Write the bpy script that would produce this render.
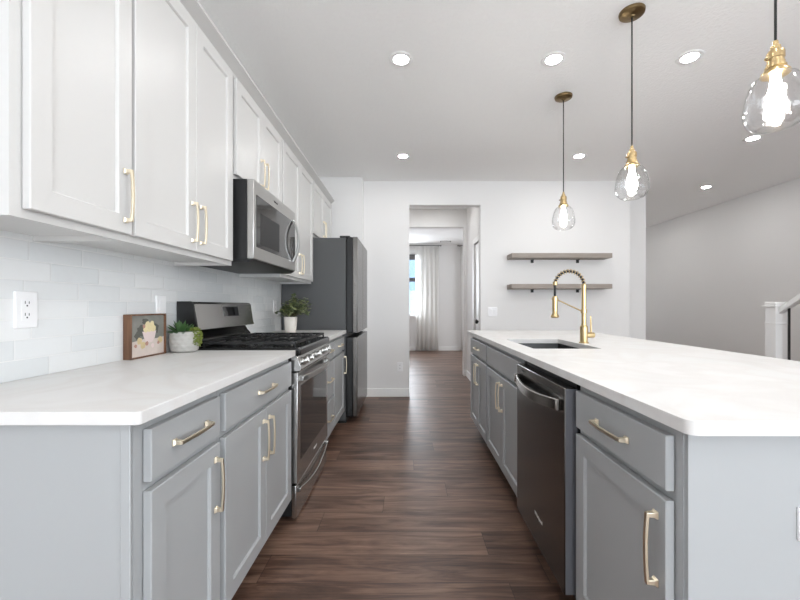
import bpy, bmesh, math, random
from mathutils import Vector, Matrix, Euler
R = math.radians
PI = math.pi
random.seed(7)
for o in list(bpy.data.objects):
    bpy.data.objects.remove(o, do_unlink=True)
SC = bpy.context.scene
COL = SC.collection

# ------------------------------------------------------------------ camera
HC = 1.149
cd = bpy.data.cameras.new('camera')
cam = bpy.data.objects.new('camera', cd)
COL.objects.link(cam)
cam.location = (0, 0, HC)
cam.rotation_euler = (R(90), 0, 0)
cd.sensor_width = 36.0
cd.lens = 36.0 * 380.0 / 800.0
cd.shift_x = -7.0 / 800.0
cd.shift_y = 6.0 / 800.0
cd.clip_start = 0.05
SC.camera = cam

# ------------------------------------------------------------------ world, daylight, exposure
W = bpy.data.worlds.new('world')
SC.world = W
W.use_nodes = True
wb = W.node_tree.nodes['Background']
wb.inputs[0].default_value = (0.87, 0.93, 1.0, 1)
wb.inputs[1].default_value = 3.0

def area(name, loc, rot, sx, sy, power, col=(1, 1, 1)):
    l = bpy.data.lights.new(name, 'AREA')
    l.shape = 'RECTANGLE'
    l.size = sx
    l.size_y = sy
    l.energy = power
    l.color = col
    o = bpy.data.objects.new(name, l)
    o.location = loc
    o.rotation_euler = rot
    COL.objects.link(o)
    return o
DAY = (0.91, 0.955, 1.0)
# daylight by unseen rear openings and the far window, plus two added side fills
area('daylight_patio', (0.9, -3.62, 1.15), (R(112), 0, 0), 2.5, 2.1, 92, DAY)
area('daylight_rear_window', (3.5, -3.62, 1.5), (R(112), 0, 0), 1.6, 1.3, 48, DAY)
area('added_side_daylight', (4.8, -1.7, 1.3), (R(112), 0, R(90)), 2.6, 2.0, 15, DAY)  # lamp of an unseen side opening, added to brighten the room
area('daylight_far_window', (-0.15, 9.76, 1.7), (R(-84), 0, 0), 0.85, 1.5, 36, DAY)
area('far_side_fill', (3.1, 8.2, 1.5), (R(72), 0, R(90)), 1.4, 1.4, 34, DAY)  # added fill lamp; the wall behind it has no window

SC.view_settings.view_transform = 'Standard'
SC.view_settings.look = 'None'
SC.view_settings.gamma = 1.0
SC.view_settings.use_curve_mapping = False
SC.view_settings.exposure = 0.33
SC.cycles.use_denoising = True
SC.cycles.max_bounces = 10
SC.cycles.diffuse_bounces = 9
SC.cycles.glossy_bounces = 4
SC.cycles.transparent_max_bounces = 12
SC.cycles.sample_clamp_indirect = 6.0
SC.cycles.caustics_reflective = False
SC.cycles.caustics_refractive = False
LAMP = 162.0      # recessed lamp lens strength
BULB = 72.0      # pendant filament strength

# ------------------------------------------------------------------ materials
def lin(c):
    c = c / 255.0
    return c / 12.92 if c <= 0.04045 else ((c + 0.055) / 1.055) ** 2.4
def rgb(r, g, b):
    return (lin(r), lin(g), lin(b), 1)

def pbr(name, col, rough=0.5, metal=0.0, spec=0.5, bump=0.0, bscale=60, vary=0.0, stretch=(1, 1, 1), coat=0.0):
    m = bpy.data.materials.new(name)
    m.use_nodes = True
    nt = m.node_tree
    b = nt.nodes['Principled BSDF']
    b.inputs['Base Color'].default_value = col
    b.inputs['Roughness'].default_value = rough
    b.inputs['Metallic'].default_value = metal
    b.inputs['Specular IOR Level'].default_value = spec
    b.inputs['Coat Weight'].default_value = coat
    if bump or vary:
        tc = nt.nodes.new('ShaderNodeTexCoord')
        mp = nt.nodes.new('ShaderNodeMapping')
        mp.inputs['Scale'].default_value = stretch
        nz = nt.nodes.new('ShaderNodeTexNoise')
        nz.inputs['Scale'].default_value = bscale
        nz.inputs['Detail'].default_value = 3
        nt.links.new(tc.outputs['Object'], mp.inputs[0])
        nt.links.new(mp.outputs[0], nz.inputs['Vector'])
        if bump:
            bp = nt.nodes.new('ShaderNodeBump')
            bp.inputs['Strength'].default_value = bump
            bp.inputs['Distance'].default_value = 0.004
            nt.links.new(nz.outputs['Fac'], bp.inputs['Height'])
            nt.links.new(bp.outputs[0], b.inputs['Normal'])
        if vary:
            mx = nt.nodes.new('ShaderNodeMix')
            mx.data_type = 'RGBA'
            mx.inputs[6].default_value = tuple(c * (1 - vary) for c in col[:3]) + (1,)
            mx.inputs[7].default_value = tuple(min(1, c * (1 + vary)) for c in col[:3]) + (1,)
            nt.links.new(nz.outputs['Fac'], mx.inputs[0])
            nt.links.new(mx.outputs[2], b.inputs['Base Color'])
    return m

def emit(name, col, s):
    m = bpy.data.materials.new(name)
    m.use_nodes = True
    nt = m.node_tree
    nt.nodes.clear()
    e = nt.nodes.new('ShaderNodeEmission')
    e.inputs[0].default_value = col
    e.inputs[1].default_value = s
    o = nt.nodes.new('ShaderNodeOutputMaterial')
    nt.links.new(e.outputs[0], o.inputs[0])
    return m

def thin_glass(name, tint=(1, 1, 1, 1), ior=1.45, bump=0.0):
    m = bpy.data.materials.new(name)
    m.use_nodes = True
    nt = m.node_tree
    nt.nodes.clear()
    t = nt.nodes.new('ShaderNodeBsdfTransparent')
    t.inputs[0].default_value = tint
    g = nt.nodes.new('ShaderNodeBsdfGlossy')
    g.inputs['Roughness'].default_value = 0.03
    lw = nt.nodes.new('ShaderNodeLayerWeight')
    lw.inputs['Blend'].default_value = 0.5
    pw = nt.nodes.new('ShaderNodeMath')
    pw.operation = 'POWER'
    pw.inputs[1].default_value = 3.0
    nt.links.new(lw.outputs['Facing'], pw.inputs[0])
    f = nt.nodes.new('ShaderNodeMath')
    f.operation = 'MULTIPLY_ADD'
    f.inputs[1].default_value = ior - 1.0
    f.inputs[2].default_value = 0.03
    nt.links.new(pw.outputs[0], f.inputs[0])
    mx = nt.nodes.new('ShaderNodeMixShader')
    o = nt.nodes.new('ShaderNodeOutputMaterial')
    nt.links.new(f.outputs[0], mx.inputs[0])
    nt.links.new(t.outputs[0], mx.inputs[1])
    nt.links.new(g.outputs[0], mx.inputs[2])
    nt.links.new(mx.outputs[0], o.inputs[0])
    if bump:
        nz = nt.nodes.new('ShaderNodeTexNoise')
        nz.inputs['Scale'].default_value = 22
        tc = nt.nodes.new('ShaderNodeTexCoord')
        bp = nt.nodes.new('ShaderNodeBump')
        bp.inputs['Strength'].default_value = bump
        bp.inputs['Distance'].default_value = 0.01
        nt.links.new(tc.outputs['Object'], nz.inputs['Vector'])
        nt.links.new(nz.outputs['Fac'], bp.inputs['Height'])
        nt.links.new(bp.outputs[0], g.inputs['Normal'])
        nt.links.new(bp.outputs[0], lw.inputs['Normal'])
    return m

def plank_material():
    m = bpy.data.materials.new('vinyl_plank')
    m.use_nodes = True
    nt = m.node_tree
    N, L = nt.nodes, nt.links
    b = N['Principled BSDF']
    tc = N.new('ShaderNodeTexCoord')
    sep = N.new('ShaderNodeSeparateXYZ')
    L.new(tc.outputs['Object'], sep.inputs[0])
    def mth(op, a, b_=None, c=None):
        n = N.new('ShaderNodeMath')
        n.operation = op
        for i, v in enumerate((a, b_, c)):
            if v is None:
                continue
            if isinstance(v, (int, float)):
                n.inputs[i].default_value = v
            else:
                L.new(v, n.inputs[i])
        return n.outputs[0]
    PW, PL = 0.18, 1.22
    yy = mth('DIVIDE', mth('ADD', sep.outputs[1], 0.045), PW)
    row = mth('FLOOR', yy)
    wn = N.new('ShaderNodeTexWhiteNoise')
    wn.noise_dimensions = '1D'
    L.new(row, wn.inputs['W'])
    xx = mth('ADD', mth('DIVIDE', sep.outputs[0], PL), wn.outputs['Value'])
    colm = mth('FLOOR', xx)
    cmb = N.new('ShaderNodeCombineXYZ')
    L.new(row, cmb.inputs[0])
    L.new(colm, cmb.inputs[1])
    wn2 = N.new('ShaderNodeTexWhiteNoise')
    wn2.noise_dimensions = '2D'
    L.new(cmb.outputs[0], wn2.inputs['Vector'])
    # grain space: stretched along x, shifted for each plank
    cg = N.new('ShaderNodeCombineXYZ')
    L.new(mth('MULTIPLY', sep.outputs[0], 0.75), cg.inputs[0])
    L.new(mth('MULTIPLY', sep.outputs[1], 6.5), cg.inputs[1])
    L.new(mth('MULTIPLY', wn2.outputs['Value'], 37.0), cg.inputs[2])
    nz = N.new('ShaderNodeTexNoise')
    nz.inputs['Scale'].default_value = 2.6
    nz.inputs['Detail'].default_value = 8
    nz.inputs['Roughness'].default_value = 0.62
    nz.inputs['Distortion'].default_value = 1.1
    L.new(cg.outputs[0], nz.inputs['Vector'])
    cg2 = N.new('ShaderNodeCombineXYZ')
    L.new(mth('MULTIPLY', sep.outputs[0], 2.5), cg2.inputs[0])
    L.new(mth('MULTIPLY', sep.outputs[1], 75.0), cg2.inputs[1])
    L.new(mth('MULTIPLY', wn2.outputs['Value'], 11.0), cg2.inputs[2])
    nz2 = N.new('ShaderNodeTexNoise')
    nz2.inputs['Scale'].default_value = 2.0
    nz2.inputs['Detail'].default_value = 4
    L.new(cg2.outputs[0], nz2.inputs['Vector'])
    f = mth('ADD', mth('MULTIPLY', nz.outputs['Fac'], 0.78), mth('MULTIPLY', nz2.outputs['Fac'], 0.22))
    f = mth('ADD', f, mth('MULTIPLY', mth('SUBTRACT', wn2.outputs['Value'], 0.5), 0.13))
    cr = N.new('ShaderNodeValToRGB')
    e = cr.color_ramp.elements
    e[0].position = 0.28
    e[0].color = rgb(40, 28, 23)
    e[1].position = 0.74
    e[1].color = rgb(150, 122, 104)
    k = cr.color_ramp.elements.new(0.44)
    k.color = rgb(88, 65, 54)
    k = cr.color_ramp.elements.new(0.56)
    k.color = rgb(118, 92, 78)
    L.new(f, cr.inputs[0])
    # seams
    fy = mth('FRACT', yy)
    fx = mth('FRACT', xx)
    dy = mth('MINIMUM', fy, mth('SUBTRACT', 1.0, fy))
    dx = mth('MINIMUM', fx, mth('SUBTRACT', 1.0, fx))
    sy = mth('LESS_THAN', dy, 0.009)
    sx = mth('LESS_THAN', dx, 0.0013)
    s = mth('MAXIMUM', sy, sx)
    mx = N.new('ShaderNodeMix')
    mx.data_type = 'RGBA'
    L.new(mth('MULTIPLY', s, 0.65), mx.inputs[0])
    L.new(cr.outputs[0], mx.inputs[6])
    mx.inputs[7].default_value = rgb(38, 26, 22)
    L.new(mx.outputs[2], b.inputs['Base Color'])
    rr = mth('ADD', 0.30, mth('MULTIPLY', nz2.outputs['Fac'], 0.16))
    L.new(rr, b.inputs['Roughness'])
    bp = N.new('ShaderNodeBump')
    bp.inputs['Strength'].default_value = 0.25
    bp.inputs['Distance'].default_value = 0.002
    L.new(mth('SUBTRACT', nz2.outputs['Fac'], s), bp.inputs['Height'])
    L.new(bp.outputs[0], b.inputs['Normal'])
    return m

def tile_material():
    m = bpy.data.materials.new('glazed_subway_tile')
    m.use_nodes = True
    nt = m.node_tree
    N, L = nt.nodes, nt.links
    b = N['Principled BSDF']
    tc = N.new('ShaderNodeTexCoord')
    sep = N.new('ShaderNodeSeparateXYZ')
    L.new(tc.outputs['Object'], sep.inputs[0])
    def mth(op, a, b_=None):
        n = N.new('ShaderNodeMath')
        n.operation = op
        for i, v in enumerate((a, b_)):
            if v is None:
                continue
            if isinstance(v, (int, float)):
                n.inputs[i].default_value = v
            else:
                L.new(v, n.inputs[i])
        return n.outputs[0]
    TH, TL = 0.0635, 0.203
    zz = mth('DIVIDE', mth('SUBTRACT', sep.outputs[2], 0.915), TH)
    row = mth('FLOOR', zz)
    wn = N.new('ShaderNodeTexWhiteNoise')
    wn.noise_dimensions = '1D'
    L.new(row, wn.inputs['W'])
    yy = mth('ADD', mth('DIVIDE', sep.outputs[1], TL), wn.outputs['Value'])
    colm = mth('FLOOR', yy)
    c = N.new('ShaderNodeCombineXYZ')
    L.new(row, c.inputs[0])
    L.new(colm, c.inputs[1])
    wn2 = N.new('ShaderNodeTexWhiteNoise')
    wn2.noise_dimensions = '2D'
    L.new(c.outputs[0], wn2.inputs['Vector'])
    cr = N.new('ShaderNodeValToRGB')
    cr.color_ramp.elements[0].color = rgb(217, 220, 221)
    cr.color_ramp.elements[1].color = rgb(230, 231, 231)
    cr.color_ramp.elements[0].position = 0.0
    L.new(wn2.outputs['Value'], cr.inputs[0])
    fz = mth('FRACT', zz)
    fy = mth('FRACT', yy)
    dz = mth('MINIMUM', fz, mth('SUBTRACT', 1.0, fz))
    dy = mth('MINIMUM', fy, mth('SUBTRACT', 1.0, fy))
    d = mth('MINIMUM', mth('MULTIPLY', dz, TH), mth('MULTIPLY', dy, TL))
    g = mth('LESS_THAN', d, 0.0011)
    mx = N.new('ShaderNodeMix')
    mx.data_type = 'RGBA'
    L.new(g, mx.inputs[0])
    L.new(cr.outputs[0], mx.inputs[6])
    mx.inputs[7].default_value = rgb(233, 233, 232)
    L.new(mx.outputs[2], b.inputs['Base Color'])
    b.inputs['Roughness'].default_value = 0.10
    nz = N.new('ShaderNodeTexNoise')
    nz.inputs['Scale'].default_value = 22
    nz.inputs['Detail'].default_value = 1
    L.new(tc.outputs['Object'], nz.inputs['Vector'])
    edge = mth('MINIMUM', mth('MULTIPLY', d, 220.0), 1.0)
    h = mth('ADD', mth('MULTIPLY', edge, 0.7), mth('MULTIPLY', nz.outputs['Fac'], 1.0))
    h = mth('ADD', h, mth('MULTIPLY', mth('MULTIPLY', wn2.outputs['Value'], fy), 0.9))
    bp = N.new('ShaderNodeBump')
    bp.inputs['Strength'].default_value = 0.45
    bp.inputs['Distance'].default_value = 0.003
    L.new(h, bp.inputs['Height'])
    L.new(bp.outputs[0], b.inputs['Normal'])
    return m

def quartz_material():
    m = pbr('white_quartz', rgb(240, 239, 237), 0.40, spec=0.25)
    nt = m.node_tree
    N, L = nt.nodes, nt.links
    b = N['Principled BSDF']
    tc = N.new('ShaderNodeTexCoord')
    nz = N.new('ShaderNodeTexNoise')
    nz.inputs['Scale'].default_value = 2.2
    nz.inputs['Detail'].default_value = 6
    nz.inputs['Distortion'].default_value = 1.6
    L.new(tc.outputs['Object'], nz.inputs['Vector'])
    cr = N.new('ShaderNodeValToRGB')
    e = cr.color_ramp.elements
    e[0].position = 0.40
    e[0].color = rgb(217, 217, 216)
    e[1].position = 0.62
    e[1].color = rgb(219, 218, 217)
    k = cr.color_ramp.elements.new(0.5)
    k.color = rgb(213, 211, 209)
    L.new(nz.outputs['Fac'], cr.inputs[0])
    L.new(cr.outputs[0], b.inputs['Base Color'])
    return m

def wood_material(name, c0, c1, axis_stretch, rough=0.5):
    m = pbr(name, c0, rough)
    nt = m.node_tree
    N, L = nt.nodes, nt.links
    b = N['Principled BSDF']
    tc = N.new('ShaderNodeTexCoord')
    mp = N.new('ShaderNodeMapping')
    mp.inputs['Scale'].default_value = axis_stretch
    nz = N.new('ShaderNodeTexNoise')
    nz.inputs['Scale'].default_value = 4
    nz.inputs['Detail'].default_value = 6
    nz.inputs['Distortion'].default_value = 0.5
    L.new(tc.outputs['Object'], mp.inputs[0])
    L.new(mp.outputs[0], nz.inputs['Vector'])
    cr = N.new('ShaderNodeValToRGB')
    cr.color_ramp.elements[0].position = 0.3
    cr.color_ramp.elements[0].color = c0
    cr.color_ramp.elements[1].position = 0.7
    cr.color_ramp.elements[1].color = c1
    L.new(nz.outputs['Fac'], cr.inputs[0])
    L.new(cr.outputs[0], b.inputs['Base Color'])
    return m

M = {}
M['wall'] = pbr('wall_paint', rgb(231, 230, 229), 0.75, bump=0.08, bscale=160)
M['ceiling'] = pbr('ceiling_paint', rgb(250, 250, 249), 0.85, bump=1.0, bscale=60)
M['floor'] = plank_material()
M['tile'] = tile_material()
M['quartz'] = quartz_material()
M['trim'] = pbr('white_trim', rgb(243, 243, 242), 0.4)
M['white'] = pbr('white_cabinet_paint', rgb(207, 206, 204), 0.36, bump=0.03, bscale=30)
M['grey'] = pbr('grey_cabinet_paint', rgb(165, 167, 168), 0.40, bump=0.03, bscale=30)
M['kick'] = pbr('toe_kick', rgb(30, 29, 29), 0.6)  # dark kick paint, with the recess shade put into its near-black
M['brass'] = pbr('champagne_brass', rgb(240, 228, 204), 0.32, 1.0)
M['gold'] = pbr('brushed_gold', rgb(202, 178, 134), 0.28, 1.0)
M['oldbrass'] = pbr('antique_brass', rgb(132, 112, 80), 0.35, 1.0)
M['steel'] = pbr('brushed_steel', rgb(186, 185, 182), 0.28, 1.0, bump=0.006, bscale=40, stretch=(1, 1, 40))
M['darksteel'] = pbr('dark_stainless', rgb(118, 115, 112), 0.27, 1.0, bump=0.005, bscale=40, stretch=(1, 1, 40))
M['dwsteel'] = pbr('black_stainless', rgb(104, 101, 98), 0.25, 1.0, bump=0.005, bscale=40, stretch=(1, 1, 40))
M['rangesteel'] = pbr('range_stainless', rgb(186, 185, 183), 0.24, 1.0, bump=0.005, bscale=40, stretch=(1, 1, 40))
M['midsteel'] = pbr('handle_stainless', rgb(160, 156, 151), 0.24, 1.0)
M['dwlit'] = pbr('dishwasher_daylit_side', rgb(112, 113, 119), 0.45, 0.35)  # door steel made lighter: daylight on that side put into the colour
M['fridgeside'] = pbr('fridge_side', rgb(78, 79, 80), 0.5, bump=0.12, bscale=220)
M['black'] = pbr('black_plastic', rgb(13, 13, 14), 0.45)
M['enamel'] = pbr('black_enamel', rgb(14, 14, 15), 0.18)
M['iron'] = pbr('cast_iron', rgb(22, 22, 23), 0.55)
M['blackglass'] = pbr('dark_oven_glass', rgb(20, 20, 21), 0.05, spec=0.8)
M['mwglass'] = pbr('microwave_glass', rgb(30, 30, 29), 0.06, spec=0.8)
M['sinksteel'] = pbr('sink_steel', rgb(84, 84, 84), 0.35, 1.0)
M['plastic'] = pbr('white_plastic', rgb(240, 240, 241), 0.35)
M['slot'] = pbr('outlet_slot', rgb(70, 70, 72), 0.6)
M['shelfwood'] = wood_material('grey_oak', rgb(142, 132, 123), rgb(156, 147, 138), (1.2, 10, 10), 0.55)
M['framewood'] = wood_material('walnut_frame', rgb(84, 57, 40), rgb(128, 91, 66), (10, 10, 1.5), 0.5)
M['iron_black'] = pbr('black_iron', rgb(20, 20, 21), 0.5)
M['cord'] = pbr('fabric_cord', rgb(13, 12, 12), 0.7)
M['globe'] = thin_glass('seeded_glass', (0.985, 0.985, 0.985, 1), 1.75, 0.45)
M['pane'] = thin_glass('window_glass', (0.96, 0.98, 0.99, 1), 1.3)
M['lamp'] = emit('lamp_lens', (1, 0.99, 0.975, 1), LAMP)
M['bulb'] = emit('bulb_glow', (1, 0.96, 0.90, 1), BULB)
M['pot'] = pbr('pot_ceramic', rgb(176, 174, 170), 0.7, vary=0.08, bscale=30, bump=0.15)
M['cup'] = pbr('cup_ceramic', rgb(228, 222, 214), 0.55)
M['soil'] = pbr('soil', rgb(40, 32, 26), 0.95, bump=0.5, bscale=120)
M['leaf1'] = pbr('succulent_leaf', rgb(66, 98, 56), 0.45, vary=0.4, bscale=25)
M['leaf2'] = pbr('trailing_leaf', rgb(124, 138, 64), 0.45, vary=0.25, bscale=25)
M['leaf3'] = pbr('bush_leaf', rgb(134, 142, 98), 0.5, vary=0.3, bscale=25)
M['leaf4'] = pbr('bush_leaf_dark', rgb(82, 94, 64), 0.5, vary=0.3, bscale=25)
M['stem'] = pbr('plant_stem', rgb(78, 74, 48), 0.7)
M['handset'] = pbr('newel_paint', rgb(234, 234, 233), 0.4)
M['tread'] = wood_material('stair_tread', rgb(86, 60, 50), rgb(120, 90, 78), (2, 12, 12), 0.4)
M['shade'] = pbr('roller_shade', rgb(92, 90, 90), 0.8)
M['winframe'] = pbr('window_vinyl', rgb(225, 226, 228), 0.4)
M['windark'] = pbr('window_rail_dark', rgb(84, 84, 88), 0.5)
M['logo'] = pbr('logo_silver', rgb(215, 212, 208), 0.4)
M['logodark'] = pbr('logo_dark', rgb(40, 40, 40), 0.4)
M['display'] = pbr('display_glass', rgb(12, 12, 14), 0.05, spec=0.8)

def curtain_material():
    m = bpy.data.materials.new('sheer_curtain')
    m.use_nodes = True
    nt = m.node_tree
    N, L = nt.nodes, nt.links
    N.clear()
    d = N.new('ShaderNodeBsdfDiffuse'); d.inputs[0].default_value = rgb(246, 245, 243)
    t = N.new('ShaderNodeBsdfTranslucent'); t.inputs[0].default_value = rgb(246, 245, 243)
    p = N.new('ShaderNodeBsdfTransparent')
    m1 = N.new('ShaderNodeMixShader'); m1.inputs[0].default_value = 0.55
    m2 = N.new('ShaderNodeMixShader'); m2.inputs[0].default_value = 0.22
    o = N.new('ShaderNodeOutputMaterial')
    L.new(d.outputs[0], m1.inputs[1]); L.new(t.outputs[0], m1.inputs[2])
    L.new(m1.outputs[0], m2.inputs[1]); L.new(p.outputs[0], m2.inputs[2])
    L.new(m2.outputs[0], o.inputs[0])
    return m
M['curtain'] = curtain_material()

# ------------------------------------------------------------------ mesh helpers
class B:
    def __init__(s):
        s.bm = bmesh.new()
    def quadbox(s, p, mi=0):
        v = [s.bm.verts.new(q) for q in p]
        for f in ((0, 3, 2, 1), (4, 5, 6, 7), (0, 1, 5, 4), (1, 2, 6, 5), (2, 3, 7, 6), (3, 0, 4, 7)):
            fc = s.bm.faces.new([v[i] for i in f])
            fc.material_index = mi
        return s
    def box(s, x0, x1, y0, y1, z0, z1, mi=0):
        return s.quadbox([(x0, y0, z0), (x1, y0, z0), (x1, y1, z0), (x0, y1, z0),
                          (x0, y0, z1), (x1, y0, z1), (x1, y1, z1), (x0, y1, z1)], mi)
    def prism(s, pts, a0, a1, axis='y', mi=0):
        """extrude the closed 2D outline along an axis; pts are the other two coordinates in x,y,z order"""
        def P(p, a):
            if axis == 'x': return (a, p[0], p[1])
            if axis == 'y': return (p[0], a, p[1])
            return (p[0], p[1], a)
        v0 = [s.bm.verts.new(P(p, a0)) for p in pts]
        v1 = [s.bm.verts.new(P(p, a1)) for p in pts]
        n = len(pts)
        for f in [v0[::-1], v1] + [[v0[i], v0[(i + 1) % n], v1[(i + 1) % n], v1[i]] for i in range(n)]:
            s.bm.faces.new(f).material_index = mi
        return s
    def lathe(s, prof, c=(0, 0, 0), seg=24, mi=0, axis='z'):
        def P(r, z, a):
            x, y = r * math.cos(a), r * math.sin(a)
            if axis == 'x': return (c[0] + z, c[1] + x, c[2] + y)
            if axis == 'y': return (c[0] + x, c[1] + z, c[2] + y)
            return (c[0] + x, c[1] + y, c[2] + z)
        rings = []
        for r, z in prof:
            if r < 1e-6:
                rings.append([s.bm.verts.new(P(0, z, 0))])
            else:
                rings.append([s.bm.verts.new(P(r, z, 2 * PI * i / seg)) for i in range(seg)])
        for a, b in zip(rings[:-1], rings[1:]):
            for i in range(seg):
                j = (i + 1) % seg
                if len(a) == 1 and len(b) == 1: continue
                if len(a) == 1: f = [a[0], b[j], b[i]]
                elif len(b) == 1: f = [a[i], a[j], b[0]]
                else: f = [a[i], a[j], b[j], b[i]]
                s.bm.faces.new(f).material_index = mi
        for ring, z in ((rings[0], 0), (rings[-1], 1)):
            if len(ring) > 1 and prof[0] != prof[-1]:
                try: s.bm.faces.new(ring if z else ring[::-1]).material_index = mi
                except ValueError: pass
        return s
    def tube(s, pts, r, seg=10, mi=0, cap=True, up=(0, 0, 1), sect=None):
        """sweep; r is a number or a list; sect an optional closed 2D section (across, up) instead of a circle"""
        pts = [Vector(p) for p in pts]
        rings = []
        n = len(pts)
        prev = None
        for i, p in enumerate(pts):
            t = (pts[min(i + 1, n - 1)] - pts[max(i - 1, 0)]).normalized()
            if prev is None:
                u = Vector(up)
                if abs(u.dot(t)) > 0.95: u = Vector((1, 0, 0))
                a = t.cross(u).normalized()
            else:
                a = (prev - t * prev.dot(t)).normalized()
            prev = a
            b = a.cross(t).normalized()
            rr = r[i] if isinstance(r, (list, tuple)) else r
            if sect:
                rings.append([s.bm.verts.new(p + a * q[0] * rr + b * q[1] * rr) for q in sect])
            else:
                rings.append([s.bm.verts.new(p + (a * math.cos(2 * PI * k / seg) + b * math.sin(2 * PI * k / seg)) * rr) for k in range(seg)])
        m = len(rings[0])
        for A, C in zip(rings[:-1], rings[1:]):
            for i in range(m):
                j = (i + 1) % m
                s.bm.faces.new([A[i], A[j], C[j], C[i]]).material_index = mi
        if cap:
            s.bm.faces.new(rings[0][::-1]).material_index = mi
            s.bm.faces.new(rings[-1]).material_index = mi
        return s
    def poly(s, pts, mi=0):
        s.bm.faces.new([s.bm.verts.new(p) for p in pts]).material_index = mi
        return s
    def move(s, v):
        bmesh.ops.translate(s.bm, verts=s.bm.verts, vec=v)
        return s

def finish(name, b, mat, parent=None, bevel=0.0, smooth=35, bseg=2, org=None):
    """link one mesh object; org is the world origin its vertices are measured from"""
    if org is not None:
        b.move(-Vector(org))
    bmesh.ops.recalc_face_normals(b.bm, faces=b.bm.faces)
    me = bpy.data.meshes.new(name)
    b.bm.to_mesh(me)
    b.bm.free()
    for m in (mat if isinstance(mat, (list, tuple)) else [mat]):
        me.materials.append(M[m] if isinstance(m, str) else m)
    for p in me.polygons:
        p.use_smooth = True
    me.set_sharp_from_angle(angle=R(smooth))
    o = bpy.data.objects.new(name, me)
    COL.objects.link(o)
    if parent is not None:
        o.parent = parent
    if bevel:
        md = o.modifiers.new('bevel', 'BEVEL')
        md.width = bevel
        md.segments = bseg
        md.limit_method = 'ANGLE'
        md.angle_limit = R(40)
    return o

def wpos(o):
    v = Vector((0, 0, 0))
    while o is not None:
        v = v + o.location
        o = o.parent
    return v

def part(name, b, mat, parent, bevel=0.0, smooth=35, bseg=2, label=None):
    """a part whose vertices are given in world coordinates; the parent is unrotated"""
    o = finish(name, b, mat, parent, bevel, smooth, bseg, org=wpos(parent))
    if label: o['label'] = label
    return o

def tag(o, label, cat, group=None):
    o['label'] = label
    o['category'] = cat
    if group: o['group'] = group
    return o

def thing(name, loc, label, cat, group=None):
    o = bpy.data.objects.new(name, None)
    o.empty_display_size = 0.05
    COL.objects.link(o)
    o.location = loc
    return tag(o, label, cat, group)

def copy_tree(o, parent=None):
    c = o.copy()
    COL.objects.link(c)
    if parent is not None: c.parent = parent
    for ch in [x for x in bpy.data.objects if x.parent == o]:
        copy_tree(ch, c)
    return c

def struct(name, b, mat, bevel=0.0, parent=None, smooth=35):
    o = finish(name, b, mat, parent, bevel, smooth)
    if parent is None: o['kind'] = 'structure'
    return o

def text_part(name, txt, size, mat, parent, loc, rot, depth=0.0006):
    cu = bpy.data.curves.new(name, 'FONT')
    cu.body = txt
    cu.size = size
    cu.extrude = depth
    cu.align_x = 'CENTER'
    cu.align_y = 'CENTER'
    t = bpy.data.objects.new(name + '_source', cu)
    COL.objects.link(t)
    bpy.context.view_layer.update()
    me = bpy.data.meshes.new_from_object(t.evaluated_get(bpy.context.evaluated_depsgraph_get()))
    bpy.data.objects.remove(t, do_unlink=True)
    me.materials.clear()
    me.materials.append(M[mat])
    o = bpy.data.objects.new(name, me)
    COL.objects.link(o)
    o.parent = parent
    o.location = Vector(loc) - wpos(parent)
    o.rotation_euler = rot
    return o

# ------------------------------------------------------------------ room shell
CZ = 2.74
XL, XR = -1.235, 4.855
YB = 4.82          # back wall of the kitchen
YR = -3.7          # wall behind the camera
YF = 9.8           # far room's end wall
OX0, OX1, OZ = 0.03, 0.93, 2.43

struct('floor', B().box(-2.7, XR + 0.12, YR - 0.12, YF + 0.12, -0.1, 0.0), 'floor')
struct('ceiling', B().box(-2.7, XR + 0.12, YR - 0.12, YF + 0.12, CZ, CZ + 0.1), 'ceiling')
struct('wall_left', B().box(XL - 0.12, XL, YR - 0.12, YB, 0, CZ), 'wall')
wbk = B().prism([(XL - 0.12, 0), (OX0, 0), (OX0, OZ), (OX1, OZ), (OX1, 0), (2.83, 0), (2.83, CZ), (XL - 0.12, CZ)], YB, YB + 0.12, 'y')
struct('wall_back', wbk, 'wall', bevel=0.006)
struct('wall_chase', B().box(XL, -0.548, 4.69, YB, 0, CZ), 'wall', bevel=0.008)
struct('wall_jog', B().box(2.60, 3.272, 5.2, 5.32, 0, CZ), 'wall', bevel=0.008)
struct('wall_jog_side', B().box(2.60, 2.72, 4.94, 5.2, 0, CZ), 'wall')
struct('wall_hall_side', B().box(3.152, 3.272, 5.32, YF, 0, CZ), 'wall')
wrt = B()
for y0, y1, z0, z1 in ((YR - 0.12, -3.1, 0, CZ), (-3.1, -0.3, 0, 0.25), (-3.1, -0.3, 2.35, CZ), (-0.3, YF + 0.12, 0, CZ)):
    wrt.box(XR, XR + 0.12, y0, y1, z0, z1)
struct('wall_right', wrt, 'wall')
# the passage behind the opening and the room beyond it
wp = B()
wp.box(-0.42, -0.30, YB + 0.12, 6.24, 0, CZ)
struct('wall_passage_left', wp, 'wall')
DY0, DY1, DZ = 4.98, 5.50, 2.04
wp = B()
wp.box(0.98, 1.10, 4.94, DY0, 0, CZ)
wp.box(0.98, 1.10, DY0, DY1, DZ, CZ)
wp.box(0.98, 1.10, DY1, 6.24, 0, CZ)
struct('wall_passage_right', wp, 'wall')
wp = B()
wp.prism([(-2.7, 0), (-0.15, 0), (-0.15, 2.445), (0.93, 2.445), (0.93, 0), (3.152, 0), (3.152, CZ), (-2.7, CZ)], 6.24, 6.36, 'y')
struct('wall_passage_end', wp, 'wall', bevel=0.008)
WX0, WX1, WZ0, WZ1 = -0.62, 0.33, 0.90, 2.50
wf = B()
wf.box(-2.7, WX0, YF, YF + 0.12, 0, CZ)
wf.box(WX0, WX1, YF, YF + 0.12, 0, WZ0)
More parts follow.
